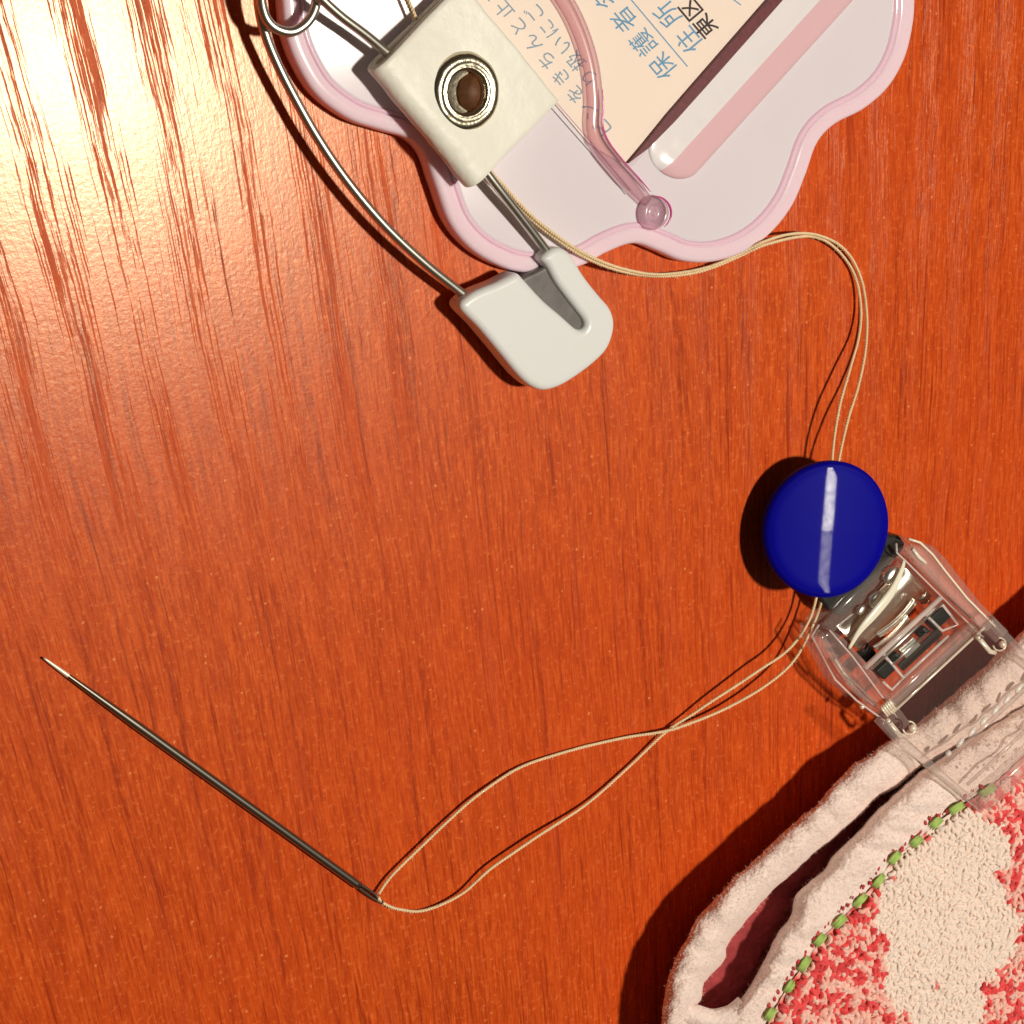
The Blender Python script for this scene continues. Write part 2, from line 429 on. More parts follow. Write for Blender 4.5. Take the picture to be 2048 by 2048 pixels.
# ------------------------------------------------------------------ name badge
badge = thing('name_badge', W(1250, 60, 0), 'scalloped pink and white plastic name badge holding a printed paper card', 'name badge')
half = [(525, -60), (535, 0), (541, 60), (562, 120), (600, 180), (660, 225), (720, 246), (772, 262), (803, 292), (824, 350),
        (850, 420), (888, 468), (938, 500), (990, 516), (1050, 516), (1108, 501), (1150, 478), (1200, 461), (1243, 474), (1292, 494),
        (1350, 496), (1410, 477), (1460, 441), (1500, 390), (1526, 330), (1547, 272), (1580, 236), (1635, 207), (1682, 165),
        (1713, 110), (1728, 50), (1732, 0)]
upper = [(1728, -70), (1700, -140), (1650, -190), (1640, -240), (1655, -310), (1630, -390), (1570, -450), (1490, -480), (1420, -478),
         (1370, -500), (1320, -560), (1240, -600), (1150, -608), (1060, -590), (1000, -550), (960, -500), (900, -480), (820, -480),
         (740, -450), (680, -390), (655, -320), (650, -250), (620, -210), (570, -180), (535, -120)]
out2 = [Vector(D(*p)) for p in half+upper]
ol = resample(spline(out2, 10, True), 420, True)
def at(P, z): return [WR(p.x, p.y, z, 2.3) for p in P]
bm = bmesh.new()
prof = [(5, 0.05), (1, 0.4), (0, 0.9), (0.5, 1.5), (2, 1.9), (5, 2.12), (10, 2.22), (22, 2.24), (30, 2.20), (33, 2.1), (34, 1.85)]
add_loft(bm, [at(offset(ol, d), z) for d, z in prof], True, True, True)
obj('rim', bm, M['rim_pink'], badge)
bm = bmesh.new()
add_loft(bm, [at(offset(ol, d), z) for d, z in [(34, 1.84), (35, 2.08), (38, 2.17), (41, 2.14), (43, 1.98), (46, 1.84)]], True)
obj('rim_line', bm, M['rim_line'], badge)
bm = bmesh.new()
add_loft(bm, [at(offset(ol, d), z) for d, z in [(43, 1.86), (44, 1.96), (48, 2.0)]], True, False, True)
obj('back_plate', bm, M['panel'], badge)

ax = Vector((0.672, -0.741)).normalized()     # along the rail, up and right
def nrm(a): return Vector((a.y, -a.x))        # towards upper left for ax
nl = Vector((-0.741, -0.672))
# paper card
card = [Vector(p) for p in [(1176, 286), (1120, 220), (900, -35), (640, -330), (1150, -760), (1690, -170), (1545, -4), (1400, 160), (1262, 318), (1252, 325), (1240, 324), (1210, 308)]]
bm = curve_slab([[(p.x, p.y) for p in card]], 2.02, 2.20, 0.03)
obj('paper_card', bm, M['paper'], badge, smooth=False)
# window frame lines along the card's lower left edge
for off, rr in ((0, 0.09), (14, 0.07)):
    bm = bmesh.new()
    P = [W(1262+(-off)*0.7, 380+off*0.6, 2.1), W(1196-off*.7, 300+off*.6, 2.15), W(1112-off*.7, 205+off*.6, 2.15), W(900-off*.7, -40+off*.6, 2.15)]
    add_tube(bm, P, rr*MM, 8)
    obj('window_edge', bm, M['rim_line'] if off == 0 else M['panel_ridge'], badge)
# tapered dark strip standing in for the shade in the card slot
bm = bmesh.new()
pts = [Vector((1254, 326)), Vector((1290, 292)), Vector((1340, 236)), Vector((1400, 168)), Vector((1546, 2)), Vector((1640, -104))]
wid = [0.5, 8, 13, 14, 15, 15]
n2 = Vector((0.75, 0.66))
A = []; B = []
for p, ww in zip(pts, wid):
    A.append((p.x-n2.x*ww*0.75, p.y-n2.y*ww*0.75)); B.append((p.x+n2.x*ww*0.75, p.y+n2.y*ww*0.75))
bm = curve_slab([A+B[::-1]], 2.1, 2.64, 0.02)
obj('slot_shade', bm, M['maroon'], badge, smooth=False)
# raised rail: slope, then pink top
def ribbon(o0, direction, length, prof, endround, name, mat, n=60):
    """prof: list of (d px across, z mm); rounded at the near end"""
    bm = bmesh.new(); rings = []
    nn = Vector((direction.y, -direction.x))
    if nn.x > 0: nn = -nn
    dmid = (prof[0][0]+prof[-1][0])/2; hw = abs(prof[-1][0]-prof[0][0])/2
    for i in range(n+1):
        s = length*(i/n)**1.6
        k = 1 if s > endround else math.sqrt(max(0.0004, 1-(1-s/endround)**2))
        rings.append([WR(*(o0+direction*s+nn*(dmid+(d-dmid)*k)), 2.0+(z-2.0)*0.62*min(1, k*1.05), 2.3) for d, z in prof])
    add_loft(bm, rings, False)
    return obj(name, bm, mat, badge)
o0 = Vector((1345, 362))
rail = ribbon(o0+Vector((-3, -2)), ax, 570, [(-30, 1.9), (-28, 2.5), (-22, 2.85), (-14, 2.98), (0, 3.0), (14, 3.0), (24, 2.98), (30, 2.90), (38, 2.72), (48, 2.58), (60, 2.5), (74, 2.45), (80, 2.35), (84, 2.2), (86, 1.9)], 46, 'slide_rail', M['rail_pink'])
rail.data.materials.append(M['panel_ridge'])
for i, p in enumerate(rail.data.polygons):
    if i % 14 >= 6: p.material_index = 1
# clear cover over the card
cov = [(1160, 262), (1112, 205), (900, -40), (860, -90), (1560, -90), (1640, -92), (1546, 16), (1400, 182), (1330, 262), (1262, 334), (1235, 338), (1205, 318)]
bm = curve_slab([cov], 2.40, 2.55, 0.04)
obj('clear_cover', bm, M['clear_cover'], badge, smooth=False)
# curved mauve ridge ending in a ring
rp = spline([D(*p) for p in [(1030, -60), (1052, -20), (1078, 22), (1100, 72), (1116, 130), (1122, 190), (1121, 240), (1134, 276), (1163, 314), (1196, 350), (1222, 380)]], 10)
rp = resample(rp, 100)
bm = bmesh.new()
add_tube(bm, [W(p.x, p.y, 2.75) for p in rp], [0.88*MM]*88+[0.88*MM*(1-0.03*i) for i in range(12)], 16, flat=0.55)
obj('mauve_ridge', bm, M['mauve_clear'], badge)
bm = bmesh.new()
E = []; 
for i, p in enumerate(rp[50:-2]):
    tdir = (rp[min(50+i+1, 99)]-rp[50+i-1]); tdir.normalize()
    E.append(W(p.x-(tdir.y)*-17, p.y-tdir.x*17, 2.75))
nE = len(E)
add_tube(bm, E, [0.13*MM*math.sin(math.pi*min(1, (i+1)/nE*0.98))**0.5 for i in range(nE)], 8)
obj('ridge_edge', bm, M['magenta'], badge)
bm = bmesh.new()
cx, cy = D(1235, 402)
add_lathe(bm, cx, cy, [(35, 2.0), (34, 2.5), (30, 3.0), (25, 3.12), (19, 3.0), (15, 2.6), (12, 2.5), (8, 2.62), (4, 2.8), (0.3, 2.86)], 48)
obj('ridge_end_ring', bm, M['mauve_light'], badge)
bm = bmesh.new()
R0 = []
for i in range(26):
    a = math.radians(-95+150*i/25)
    R0.append(W(cx+33*math.cos(a), cy+33*math.sin(a)*1.02, 2.75))
add_tube(bm, R0, [0.12*MM*math.sin(math.pi*(i+0.7)/26.4)**0.5 for i in range(26)], 8)
obj('ring_edge', bm, M['magenta'], badge)

# printed text
def text(s, x, y, size_mm, mat, ang=130.0, pitch=1.0, z=2.215, bold=0.0, black=False):
    """each glyph flat on the card; x,y = centre of first glyph in photo px; reads up and left"""
    d = Vector((math.cos(math.radians(ang)), -math.sin(math.radians(ang))))
    bm = bmesh.new()
    for i, ch in enumerate(s):
        if ch == ' ': continue
        cu = bpy.data.curves.new('glyph', 'FONT'); cu.body = ch; cu.size = size_mm*MM*1.08; cu.resolution_u = 3
        cu.align_x = 'CENTER'; cu.offset = bold*MM
        o = bpy.data.objects.new('glyph', cu); C.objects.link(o)
        bpy.context.view_layer.update()
        me = bpy.data.meshes.new_from_object(o.evaluated_get(bpy.context.evaluated_depsgraph_get()))
        ca, sa = math.cos(math.radians(ang)), math.sin(math.radians(ang))
        for v in me.vertices:
            gx, gy = v.co.x/MM/0.05, (v.co.y/MM-size_mm*0.38)/0.05
            v.co = W(x+d.x*pitch*i+gx*ca-gy*sa, y+d.y*pitch*i-(gx*sa+gy*ca), z)
        bm.from_mesh(me)
        bpy.data.objects.remove(o); bpy.data.meshes.remove(me); bpy.data.curves.remove(cu)
    return obj('printed_text', bm, mat, badge, smooth=False, recalc=False)
text('ピンをきちんと止め', 1151+2*28, 189+2*33, 1.75, M['ink_pale'], pitch=44)
text('り扱いにご', 1151+28, 115+39, 1.75, M['ink_pale'], pitch=42)
text('保護者名', 1327, 132, 2.35, M['ink_blue'], pitch=61)
text('住所', 1379, 80, 2.35, M['ink_blue'], pitch=68)
text('東区', 1411, 52, 2.1, M['ink_black'], pitch=45, z=2.222, bold=0.02)
for (a, b_) in (((1263, 0), (1375, 133)), ((1440, -20), (1482, 10))):
    if a[0] == 1263: a = (1230, -39)
    P0 = Vector(a); P1 = Vector(b_); dd = (P1-P0).normalized(); nn = Vector((-dd.y, dd.x))*1.2
    bm = bmesh.new()
    bm.faces.new([bm.verts.new(W(*(p), 2.215)) for p in (P0-nn, P1-nn, P1+nn, P0+nn)])
    obj('printed_line', bm, M['ink_blue'], badge, smooth=False)
    if False: pass

# leather tab with eyelet (part of the badge)
TW = Vector((195, 236))/306.0; TS = Vector((178, -174))/249.0
T0 = Vector((746, 141))
# centre line of the strap in (s, z)
cl = spline([(249, 4.42), (200, 4.5), (140, 4.6), (90, 4.78), (55, 5.0), (30, 5.12), (14, 4.9), (8, 4.3), (12, 3.65), (28, 3.25), (55, 3.2), (100, 3.3), (150, 3.35), (200, 3.3), (249, 3.25)], 6)
cl = resample([Vector((p.x*0.05, p.y)) for p in cl], 84)
def strap_pt(s_mm, z, wpx):
    s = s_mm/0.05
    q = T0+TS*s+TW*wpx
    nzv = noise.noise(Vector((s*0.012, wpx*0.012, z*0.3)))*0.16
    bow = 0.12*math.sin(math.pi*wpx/306)
    q += TS*noise.noise(Vector((wpx*0.02, 3.3, 0)))*3.0
    return WR(q.x, q.y, z+nzv+bow, 4.9)
bm = bmesh.new()
th = 0.46; nw = 60
Lf, Rt = [], []
for i, p in enumerate(cl):
    tt = cl[min(i+1, len(cl)-1)]-cl[max(i-1, 0)]; tt.normalize(); n_ = Vector((-tt.y, tt.x))
    Lf.append(p+n_*th); Rt.append(p-n_*th)
if Lf[0].y < Rt[0].y: Lf, Rt = Rt, Lf
def rounded_w(j):  # w positions with tight steps at ends
    return 306*j/nw
loop2 = Lf+Rt[::-1]
rings = []
for j in range(nw+1):
    shrink = 0.0
    if j == 0 or j == nw: shrink = 0.35
    elif j == 1 or j == nw-1: shrink = 0.08
    ww = rounded_w(j)
    if j == 1: ww = 2.0
    if j == nw-1: ww = 304.0
    ring = []
    for q, c0 in zip(loop2, cl+cl[::-1]):
        p = q.lerp(c0, shrink); ring.append(strap_pt(p.x, p.y, ww))
    rings.append(ring)
R = add_loft(bm, rings, True)
nc = len(cl)
for r0 in (R[0], R[-1]):
    for i in range(nc-1):
        f = bm.faces.new((r0[i], r0[i+1], r0[2*nc-2-i], r0[2*nc-1-i])); f.material_index = 1
EX, EY = 929, 184
ec = W(EX, EY, 4.9)
dele = [f for f in bm.faces if (Vector(f.calc_center_median().xy)-ec.xy).length < 2.5*MM]
bmesh.ops.delete(bm, geom=dele, context='FACES')
tab = obj('leather_tab', bm, [M['leather'], M['leather_edge']], badge)
bm = bmesh.new()
add_lathe(bm, EX, EY, [(36, 2.6), (36, 4.4), (37, 5.2), (40, 5.62), (45, 5.72), (48, 5.6), (52, 5.72), (60, 5.75), (67, 5.5), (71, 5.15), (70, 4.8), (65, 4.6)], 72, jit=0.02)
ey = obj('eyelet', bm, M['nickel'], tab)
bm = bmesh.new()
add_lathe(bm, EX, EY, [(35.6, 4.9), (34, 4.0), (32, 2.9), (16, 2.5), (13, 1.6), (2, 1.5)], 48, jit=0.03)
obj('eyelet_socket', bm, M['eyelet_inside'], tab)

# ------------------------------------------------------------------ safety pin
pin = thing('safety_pin', W(1000, 600, 0), 'steel safety pin with a white plastic head, threaded through the white leather tab', 'safety pin')
def XYZ(lst): return [Vector((x*F, y*F, z)) for x, y, z in lst]
rad = 0.44*MM
arm1 = resample(spline(XYZ([(905, 580, 2.2), (870, 552, 2.3), (800, 496, 2.5), (725, 425, 2.6), (655, 342, 2.6), (600, 262, 2.6), (556, 185, 2.6), (523, 120, 2.6), (500, 62, 2.7),
      (488, 5, 2.8), (492, -45, 2.9), (520, -78, 3.0), (560, -80, 3.4), (590, -50, 3.8), (597, 0, 4.0), (583, 38, 4.1), (552, 60, 4.0), (518, 52, 3.9), (498, 25, 3.9), (495, -20, 4.2), (530, -70, 4.9), (570, -50, 5.2), (600, -10, 5.1), (640, 28, 4.9), (690, 66, 4.6), (740, 108, 4.2)]), 10), 260)
bm = bmesh.new(); add_tube(bm, [W(p.x, p.y, p.z) for p in arm1], rad, 14)
obj('wire', bm, M['steel'], pin)
arm2 = resample(spline(XYZ([(735, 104, 4.2), (800, 170, 4.05), (870, 262, 4.0), (930, 342, 3.9), (980, 406, 3.5), (1030, 472, 3.0), (1050, 500, 2.8)]), 10), 90)
bm = bmesh.new(); add_tube(bm, [W(p.x, p.y, p.z) for p in arm2], rad, 14)
obj('wire', bm, M['steel'], pin)
def z4(x, y): return (840+x/3.864, 330+y/3.864)
capo = [z4(*p) for p in [(262, 1090), (268, 1050), (300, 1018), (360, 975), (440, 938), (540, 900), (640, 850), (700, 822), (745, 862), (900, 1030), (1040, 1150), (1150, 1248), (1190, 1260), (1222, 1235), (1212, 1180),
        (1120, 1060), (1000, 900), (930, 770), (885, 722), (905, 685), (960, 642), (1020, 625), (1080, 650), (1130, 705), (1220, 850), (1330, 990), (1415, 1090),
        (1450, 1190), (1440, 1300), (1390, 1420), (1280, 1530), (1130, 1640), (1010, 1705), (900, 1728), (800, 1690), (700, 1600), (560, 1430), (400, 1240), (300, 1140)]]
co = resample(spline([Vector(p) for p in capo], 6, True), 170, True)
bm = curve_slab([[(p.x, p.y) for p in co]], 1.0, 3.8, 0.6, res=6)
head = obj('head', bm, M['cap_white'], pin); soften(head, 16)
base = [z4(*p) for p in [(262, 1090), (268, 1050), (300, 1018), (440, 938), (640, 850), (760, 790), (880, 730), (960, 642), (1020, 625), (1080, 650), (1220, 850), (1415, 1090),
        (1450, 1190), (1440, 1300), (1390, 1420), (1280, 1530), (1130, 1640), (1010, 1705), (900, 1728), (800, 1690), (700, 1600), (560, 1430), (400, 1240), (300, 1140)]]
co = resample(spline([Vector(p) for p in base], 6, True), 120, True)
bm = curve_slab([[(p.x, p.y) for p in offset(co, 14)]], 0.6, 3.05, 0.3, res=4)
ins = obj('slot_floor', bm, M['slot_grey'], pin); soften(ins, 8)  # plain grey floor showing through the slot of the head

# ------------------------------------------------------------------ needle
needle = thing('needle', W(420, 1560, 0), 'dark steel sewing needle lying at lower left with thread through its eye', 'needle')
A = Vector(D(82, 1241)); B = Vector(D(722, 1703))
dirn = (B-A).normalized(); Ln = (B-A).length
side = Vector((-dirn.y, dirn.x))
bm = bmesh.new()
nn_ = 90; P = []; Rr = []
slot0 = Ln-62
for i in range(nn_+1):
    s = (slot0+4)*i/nn_
    r = 0.06+0.36*min(1, (s/(Ln*0.28)))**0.6
    if i < 3: r = 0.10+0.02*i
    q = A+dirn*s
    P.append(W(q.x, q.y, 0.42+0.15*(s/Ln))); Rr.append(r*MM)
add_tube(bm, P, Rr, 14)
sh = obj('shaft', bm, M['needle_steel'], needle)
sh.data.materials.append(M['tip_highlight'])  # cream tip colour stands in for a highlight on the point
for i, p in enumerate(sh.data.polygons):
    if i < 14*7: p.material_index = 1
bm = bmesh.new()
for sg in (-1, 1):
    P = []; Rr = []
    for i in range(16):
        t_ = i/15; s = slot0-4+(Ln-slot0+4)*t_
        q = A+dirn*s+side*sg*(4.6*math.sin(math.pi*min(1, t_*0.94+0.06))**0.45)
        P.append(W(q.x, q.y, 0.55)); Rr.append((0.17-0.04*t_)*MM)
    add_tube(bm, P, Rr, 10)
obj('eye', bm, M['needle_steel'], needle)

# ------------------------------------------------------------------ thread (one loop, doubled, through the needle's eye)
def twisted(bm, P, r=0.098, sep=0.082, pitch=0.62, seg=6):
    L_ = sum((P[i+1]-P[i]).length for i in range(len(P)-1))/MM
    n = int(L_/pitch*9)
    Q = resample(P, n)
    for ply in (0, 1):
        out = []
        for i, p in enumerate(Q):
            t = Q[min(i+1, n-1)]-Q[max(i-1, 0)]; t.normalize()
            a = Vector((0, 0, 1))-t*t.z; a.normalize(); b = t.cross(a)
            ph = 2*math.pi*(i/9)*1.0+math.pi*ply+0.8*noise.noise(p*900)
            sp = sep*MM*(1+0.25*noise.noise(p*1500))
            out.append(p+(a*math.cos(ph)+b*math.sin(ph))*sp)
        add_tube(bm, out, r*MM, seg)
def path(l, wob=0.0, seed=0):
    S_ = spline(XYZ(l), 14)
    out = []
    for i, p in enumerate(S_):
        o = noise.noise(Vector((i*0.05, seed*5.1, 0)))*wob; o2 = noise.noise(Vector((i*0.05, seed*5.1, 9)))*wob
        out.append(W(p.x+o, p.y+o2, p.z))
    return out
strandA = [(752, -30, 2.9), (790, 60, 3.0), (860, 230, 3.1), (925, 330, 3.1), (945, 352, 3.0), (985, 396, 2.8), (1030, 437, 2.8), (1090, 478, 2.9), (1150, 505, 2.3), (1210, 519, 1.0), (1270, 520, 0.5), (1330, 509, 0.6), (1390, 486, 1.2), (1440, 463, 2.3),
           (1490, 449, 1.6), (1540, 449, 0.9), (1580, 472, 0.5), (1610, 515, 0.5), (1624, 570, 0.8), (1621, 630, 1.3), (1604, 695, 2.2), (1586, 760, 3.0), (1575, 815, 3.5), (1569, 870, 3.8),
           (1560, 960, 3.6), (1552, 1060, 3.3), (1536, 1140, 3.1), (1512, 1196, 3.0), (1482, 1230, 2.8), (1430, 1266, 2.5), (1370, 1306, 2.0), (1310, 1345, 1.3), (1256, 1382, 0.7), (1180, 1453, 0.5),
           (1100, 1522, 0.7), (1000, 1587, 1.2), (930, 1636, 1.2), (870, 1687, 0.8), (800, 1717, 0.4), (752, 1716, 0.35), (722, 1703, 0.5), (714, 1694, 0.75)]
strandB = [(758, -30, 3.2), (795, 58, 3.3), (864, 226, 3.4), (928, 326, 3.4), (950, 350, 3.3), (990, 394, 3.1), (1035, 434, 3.1), (1095, 475, 3.1), (1153, 501, 2.6), (1212, 515, 1.3), (1272, 516, 0.7), (1332, 505, 0.8), (1392, 482, 1.5), (1438, 458, 2.5),
           (1490, 443, 1.8), (1544, 443, 1.1), (1590, 468, 0.7), (1622, 520, 0.6), (1635, 590, 1.0), (1632, 660, 1.6), (1620, 728, 2.5), (1600, 795, 3.3), (1583, 865, 3.9),
           (1570, 960, 3.8), (1562, 1060, 3.4), (1549, 1140, 3.0), (1526, 1196, 2.8), (1490, 1254, 2.5), (1440, 1296, 2.1), (1376, 1333, 1.5), (1310, 1361, 1.1), (1256, 1379, 1.0), (1180, 1393, 0.5),
           (1100, 1409, 0.4), (1040, 1426, 0.4), (970, 1453, 0.5), (910, 1494, 0.6), (850, 1545, 0.7), (790, 1600, 0.7), (742, 1650, 0.7), (715, 1686, 0.75)]
thr = thing('sewing_thread', W(1400, 1000, 0), 'doubled beige twisted sewing thread running from the badge past the blue button to the needle', 'thread')
bm = bmesh.new(); twisted(bm, path(strandA, 2.5, 1)); obj('strand', bm, M['thread'], thr)
bm = bmesh.new(); twisted(bm, path(strandB, 2.5, 2)); obj('strand', bm, M['thread'], thr)

# ------------------------------------------------------------------ clip, local frame
CU = Vector((0.68, 0.733)).normalized(); CV = Vector((0.733, -0.68)).normalized(); CO = Vector((1871, 1336))
def K(u, v): q = CO+CU*u+CV*v; return (q.x, q.y)
def KW(u, v, z): return W(*K(u, v), z)
clip = thing('plastic_clip', W(1880, 1330, 0), 'clear plastic clip with metal spring parts gripping the hem of the towel', 'clip')
def slab(uv, z0, z1, bev, name, mat, parent=clip, res=3, smooth=True):
    return obj(name, curve_slab([[K(*p) for p in uv]], z0, z1, bev, res=res), mat, parent, smooth=smooth)
def rrect(u0, u1, v0, v1, r, n=5):
    out = []
    for cu_, cv_, a0 in ((u1-r, v1-r, 0), (u0+r, v1-r, 90), (u0+r, v0+r, 180), (u1-r, v0+r, 270)):
        for i in range(n+1):
            a = math.radians(a0+90*i/n); out.append((cu_+r*math.cos(a), cv_+r*math.sin(a)))
    return out
# side walls (solid clear plastic)
wl = [(-222, -112), (-228, -128), (-215, -140), (-190, -147), (-120, -166), (-60, -163), (0, -150), (24, -146), (24, -122), (0, -119), (-60, -112), (-130, -104), (-190, -104)]
slab(wl, 0.6, 5.2, 0.5, 'side_wall', M['clear_plastic'])
slab([(-212, -116), (-205, -136), (-120, -154), (-60, -152), (-20, -142), (-30, -134), (-120, -138), (-190, -122)], 5.3, 6.6, 0.5, 'side_ridge', M['clear_plastic'])
wr = [(-236, 112), (-225, 98), (-190, 100), (-100, 104), (0, 108), (22, 110), (22, 146), (-2, 145), (-60, 143), (-130, 148), (-170, 152), (-205, 150), (-226, 138)]
slab(wr, 0.6, 5.2, 0.55, 'side_wall', M['clear_plastic'])
slab([(-214, 118), (-195, 112), (-120, 114), (-30, 116), (-30, 136), (-120, 138), (-190, 144), (-212, 138)], 5.3, 7.0, 0.6, 'side_ridge', M['clear_plastic'])
# bottom shell and back cross bar
slab([(-225, -112), (-225, 105), (20, 112), (20, -122)], 0.5, 1.1, 0.1, 'bottom_shell', M['clear_plate'], smooth=False)
slab([(-236, -118), (-238, 110), (-214, 110), (-206, -108)], 1.0, 4.2, 0.5, 'back_bar', M['clear_plastic'])
# top deck frames: thin ridges forming rectangles
def ridge(pts, z, r, name, mat, closed=False):
    bm = bmesh.new(); add_tube(bm, [KW(u, v, z) for u, v in pts], r*MM, 8, closed=closed)
    return obj(name, bm, mat, clip)
slab([(-232, -70), (-238, 40), (-228, 84), (-200, 100), (-172, 96), (-168, -92), (-190, -104), (-214, -98)], 4.2, 4.8, 0.15, 'back_deck', M['clear_plate'])
slab([(-92, -102), (-92, 100), (-28, 104), (-28, -106)], 4.3, 4.9, 0.08, 'deck_plate', M['clear_plate'], smooth=False)
ridge([(-96, -104), (-96, 103)], 5.2, 0.32, 'cross_ridge', M['clear_edge'])
ridge([(-30, -60), (-30, 62)], 5.2, 0.2, 'cross_ridge', M['clear_edge'])
ridge([(-92, -58), (-30, -60), (-28, -94), (-52, -96)], 5.2, 0.2, 'frame_ridge', M['clear_edge'])
ridge([(-92, 58), (-46, 60), (-34, 92), (-84, 96), (-92, 60)], 5.2, 0.2, 'frame_ridge', M['clear_edge'])
ridge([(-64, -60), (-64, 34)], 5.25, 0.16, 'frame_ridge', M['chrome'])
ridge([(-86, -94), (-86, 98)], 5.3, 0.17, 'cross_wire', M['chrome'])
ridge([(-222, -112), (-215, -138), (-190, -145), (-120, -163), (-60, -160), (0, -148), (20, -144)], 5.25, 0.13, 'edge_highlight', M['clear_edge'])  # pale tubes added as painted highlights along the wall edges
ridge([(-200, -104), (-130, -106), (-60, -114), (0, -121), (22, -124)], 5.25, 0.11, 'edge_highlight', M['clear_edge'])
ridge([(-236, 112), (-222, 100), (-190, 102), (-100, 106), (0, 110), (20, 112)], 5.25, 0.12, 'edge_highlight', M['clear_edge'])
ridge([(-226, 136), (-205, 148), (-170, 150), (-130, 146), (-60, 141), (-2, 143), (20, 144)], 5.3, 0.15, 'edge_highlight', M['ivory'])
ridge([(-150, -136), (-120, -142), (-90, -144)], 6.3, 0.16, 'edge_highlight', M['ivory'])
ridge([(-206, 128), (-186, 126), (-168, 128)], 7.0, 0.22, 'edge_highlight', M['ivory'])
# black rubber pads
slab(rrect(-82, -58, -94, -62, 3), 4.0, 5.1, 0.1, 'rubber_pad', M['black_rubber'])
slab(rrect(-86, -60, 48, 90, 3), 4.0, 5.1, 0.1, 'rubber_pad', M['black_rubber'])
slab(rrect(-80, -66, -56, -36, 2), 4.2, 5.1, 0.1, 'rubber_pad', M['black_rubber'])
slab(rrect(-80, -66, 18, 40, 2), 4.2, 5.1, 0.1, 'rubber_pad', M['black_rubber'])
slab(rrect(-80, -58, -32, 8, 2), 4.3, 5.15, 0.1, 'latch_plate', M['chrome'], smooth=False)
slab(rrect(-56, -40, -52, 56, 2), 3.6, 3.9, 0.05, 'dark_slot', M['black_rubber'], smooth=False)
# metal lever: stack of bent chrome leaves and a curved bright strip
def leaf(u0, u1, v0, v1, zf, name, mat, nu=14, nv=10):
    bm = bmesh.new(); rings = []
    for i in range(nu+1):
        a = i/nu; u = u0+(u1-u0)*a
        rings.append([KW(u+6*math.sin(math.pi*j/nv), v0+(v1-v0)*j/nv, zf(a, j/nv)) for j in range(nv+1)])
    add_loft(bm, rings, False)
    bmesh.ops.solidify(bm, geom=bm.faces[:], thickness=0.2*MM)
    return obj(name, bm, mat, clip)
leaf(-196, -132, -88, 92, lambda a, b: 3.9+0.9*math.sin(a*3.1)+0.25*math.sin(b*6), 'lever_plate', M['chrome'], 20, 20)
leaf(-134, -120, -40, 62, lambda a, b: 4.7+0.5*math.sin(a*3.1), 'lever_leaf', M['chrome'])
leaf(-118, -104, -62, 30, lambda a, b: 4.6+0.5*math.sin(a*3.1+0.5), 'lever_leaf', M['chrome'])
leaf(-132, -104, -96, -66, lambda a, b: 4.2+0.6*math.sin(a*6), 'lever_leaf', M['black_rubber'])
leaf(-132, -112, 66, 92, lambda a, b: 4.3+0.5*math.sin(a*5), 'lever_leaf', M['steel'])
arc = resample(spline([Vector((*K(u, v), z)) for u, v, z in [(-146, -100, 5.4), (-158, -60, 5.8), (-164, -10, 6.0), (-172, 40, 6.0), (-190, 84, 5.7), (-200, 100, 5.3)]], 8), 40)
bm = bmesh.new(); add_tube(bm, [W(p.x, p.y, p.z) for p in arc], [MM*(0.20+0.46*math.sin(math.pi*(i+2)/44)**1.5) for i in range(40)], 12, flat=0.5)
obj('curved_strip', bm, M['ivory'], clip)
bm = bmesh.new()
for (u, v, r0) in ((-182, 6, 15), (-196, 62, 17), (-186, -30, 9)):
    c = KW(u, v, 4.9)
    m4 = Matrix.Translation(c) @ Matrix.Rotation(math.radians(43), 4, 'Z') @ Matrix.Diagonal((1.5, 1.0, 0.6, 1))
    bmesh.ops.create_uvsphere(bm, u_segments=20, v_segments=12, radius=r0*0.05*MM, matrix=m4)
obj('lever_rivet', bm, M['chrome'], clip)
# hinge rod and clear bar
slab([(-22, -118), (-22, 112), (2, 114), (2, -120)], 4.6, 6.0, 0.45, 'hinge_bar', M['clear_bar'])
ridge([(7, -126), (7, 126)], 6.2, 0.17, 'hinge_wire', M['bright_wire'])
slab(rrect(-26, 12, 118, 140, 8), 5.0, 6.0, 0.2, 'hinge_boss', M['clear_bar'])
# coil spring with bright wire ends
bm = bmesh.new(); P = []
for i in range(120):
    a = i/120*2*math.pi*5
    P.append(KW(-6+11*math.cos(a), -136+i*0.22, 5.9+0.55*math.sin(a)))
add_tube(bm, P, 0.14*MM, 8)
obj('coil_spring', bm, M['bright_wire'], clip)
def spring_end(v0, sgn):
    bm = bmesh.new()
    P = [KW(12, v0, 6.4), KW(18, v0, 7.0), KW(50, v0-2*sgn, 7.3), KW(58, v0+4, 7.2)]
    add_tube(bm, P, 0.30*MM, 12)
    bmesh.ops.create_uvsphere(bm, u_segments=16, v_segments=10, radius=0.34*MM, matrix=Matrix.Translation(KW(13, v0, 6.7)))
    bmesh.ops.create_uvsphere(bm, u_segments=16, v_segments=10, radius=0.42*MM, matrix=Matrix.Translation(KW(56, v0+26, 7.2)))
    P = [KW(52+13*math.cos(a), v0+22+13*math.sin(a), 7.1) for a in [math.radians(-120+22*i) for i in range(13)]]
    add_tube(bm, P, 0.11*MM, 8)
    return obj('spring_end', bm, M['bright_wire'], clip)
spring_end(-142, 1); spring_end(104, 1)
bm = bmesh.new()
bmesh.ops.create_uvsphere(bm, u_segments=16, v_segments=10, radius=0.33*MM, matrix=Matrix.Translation(KW(-44, -160, 5.0)))
obj('spring_pin', bm, M['bright_wire'], clip)
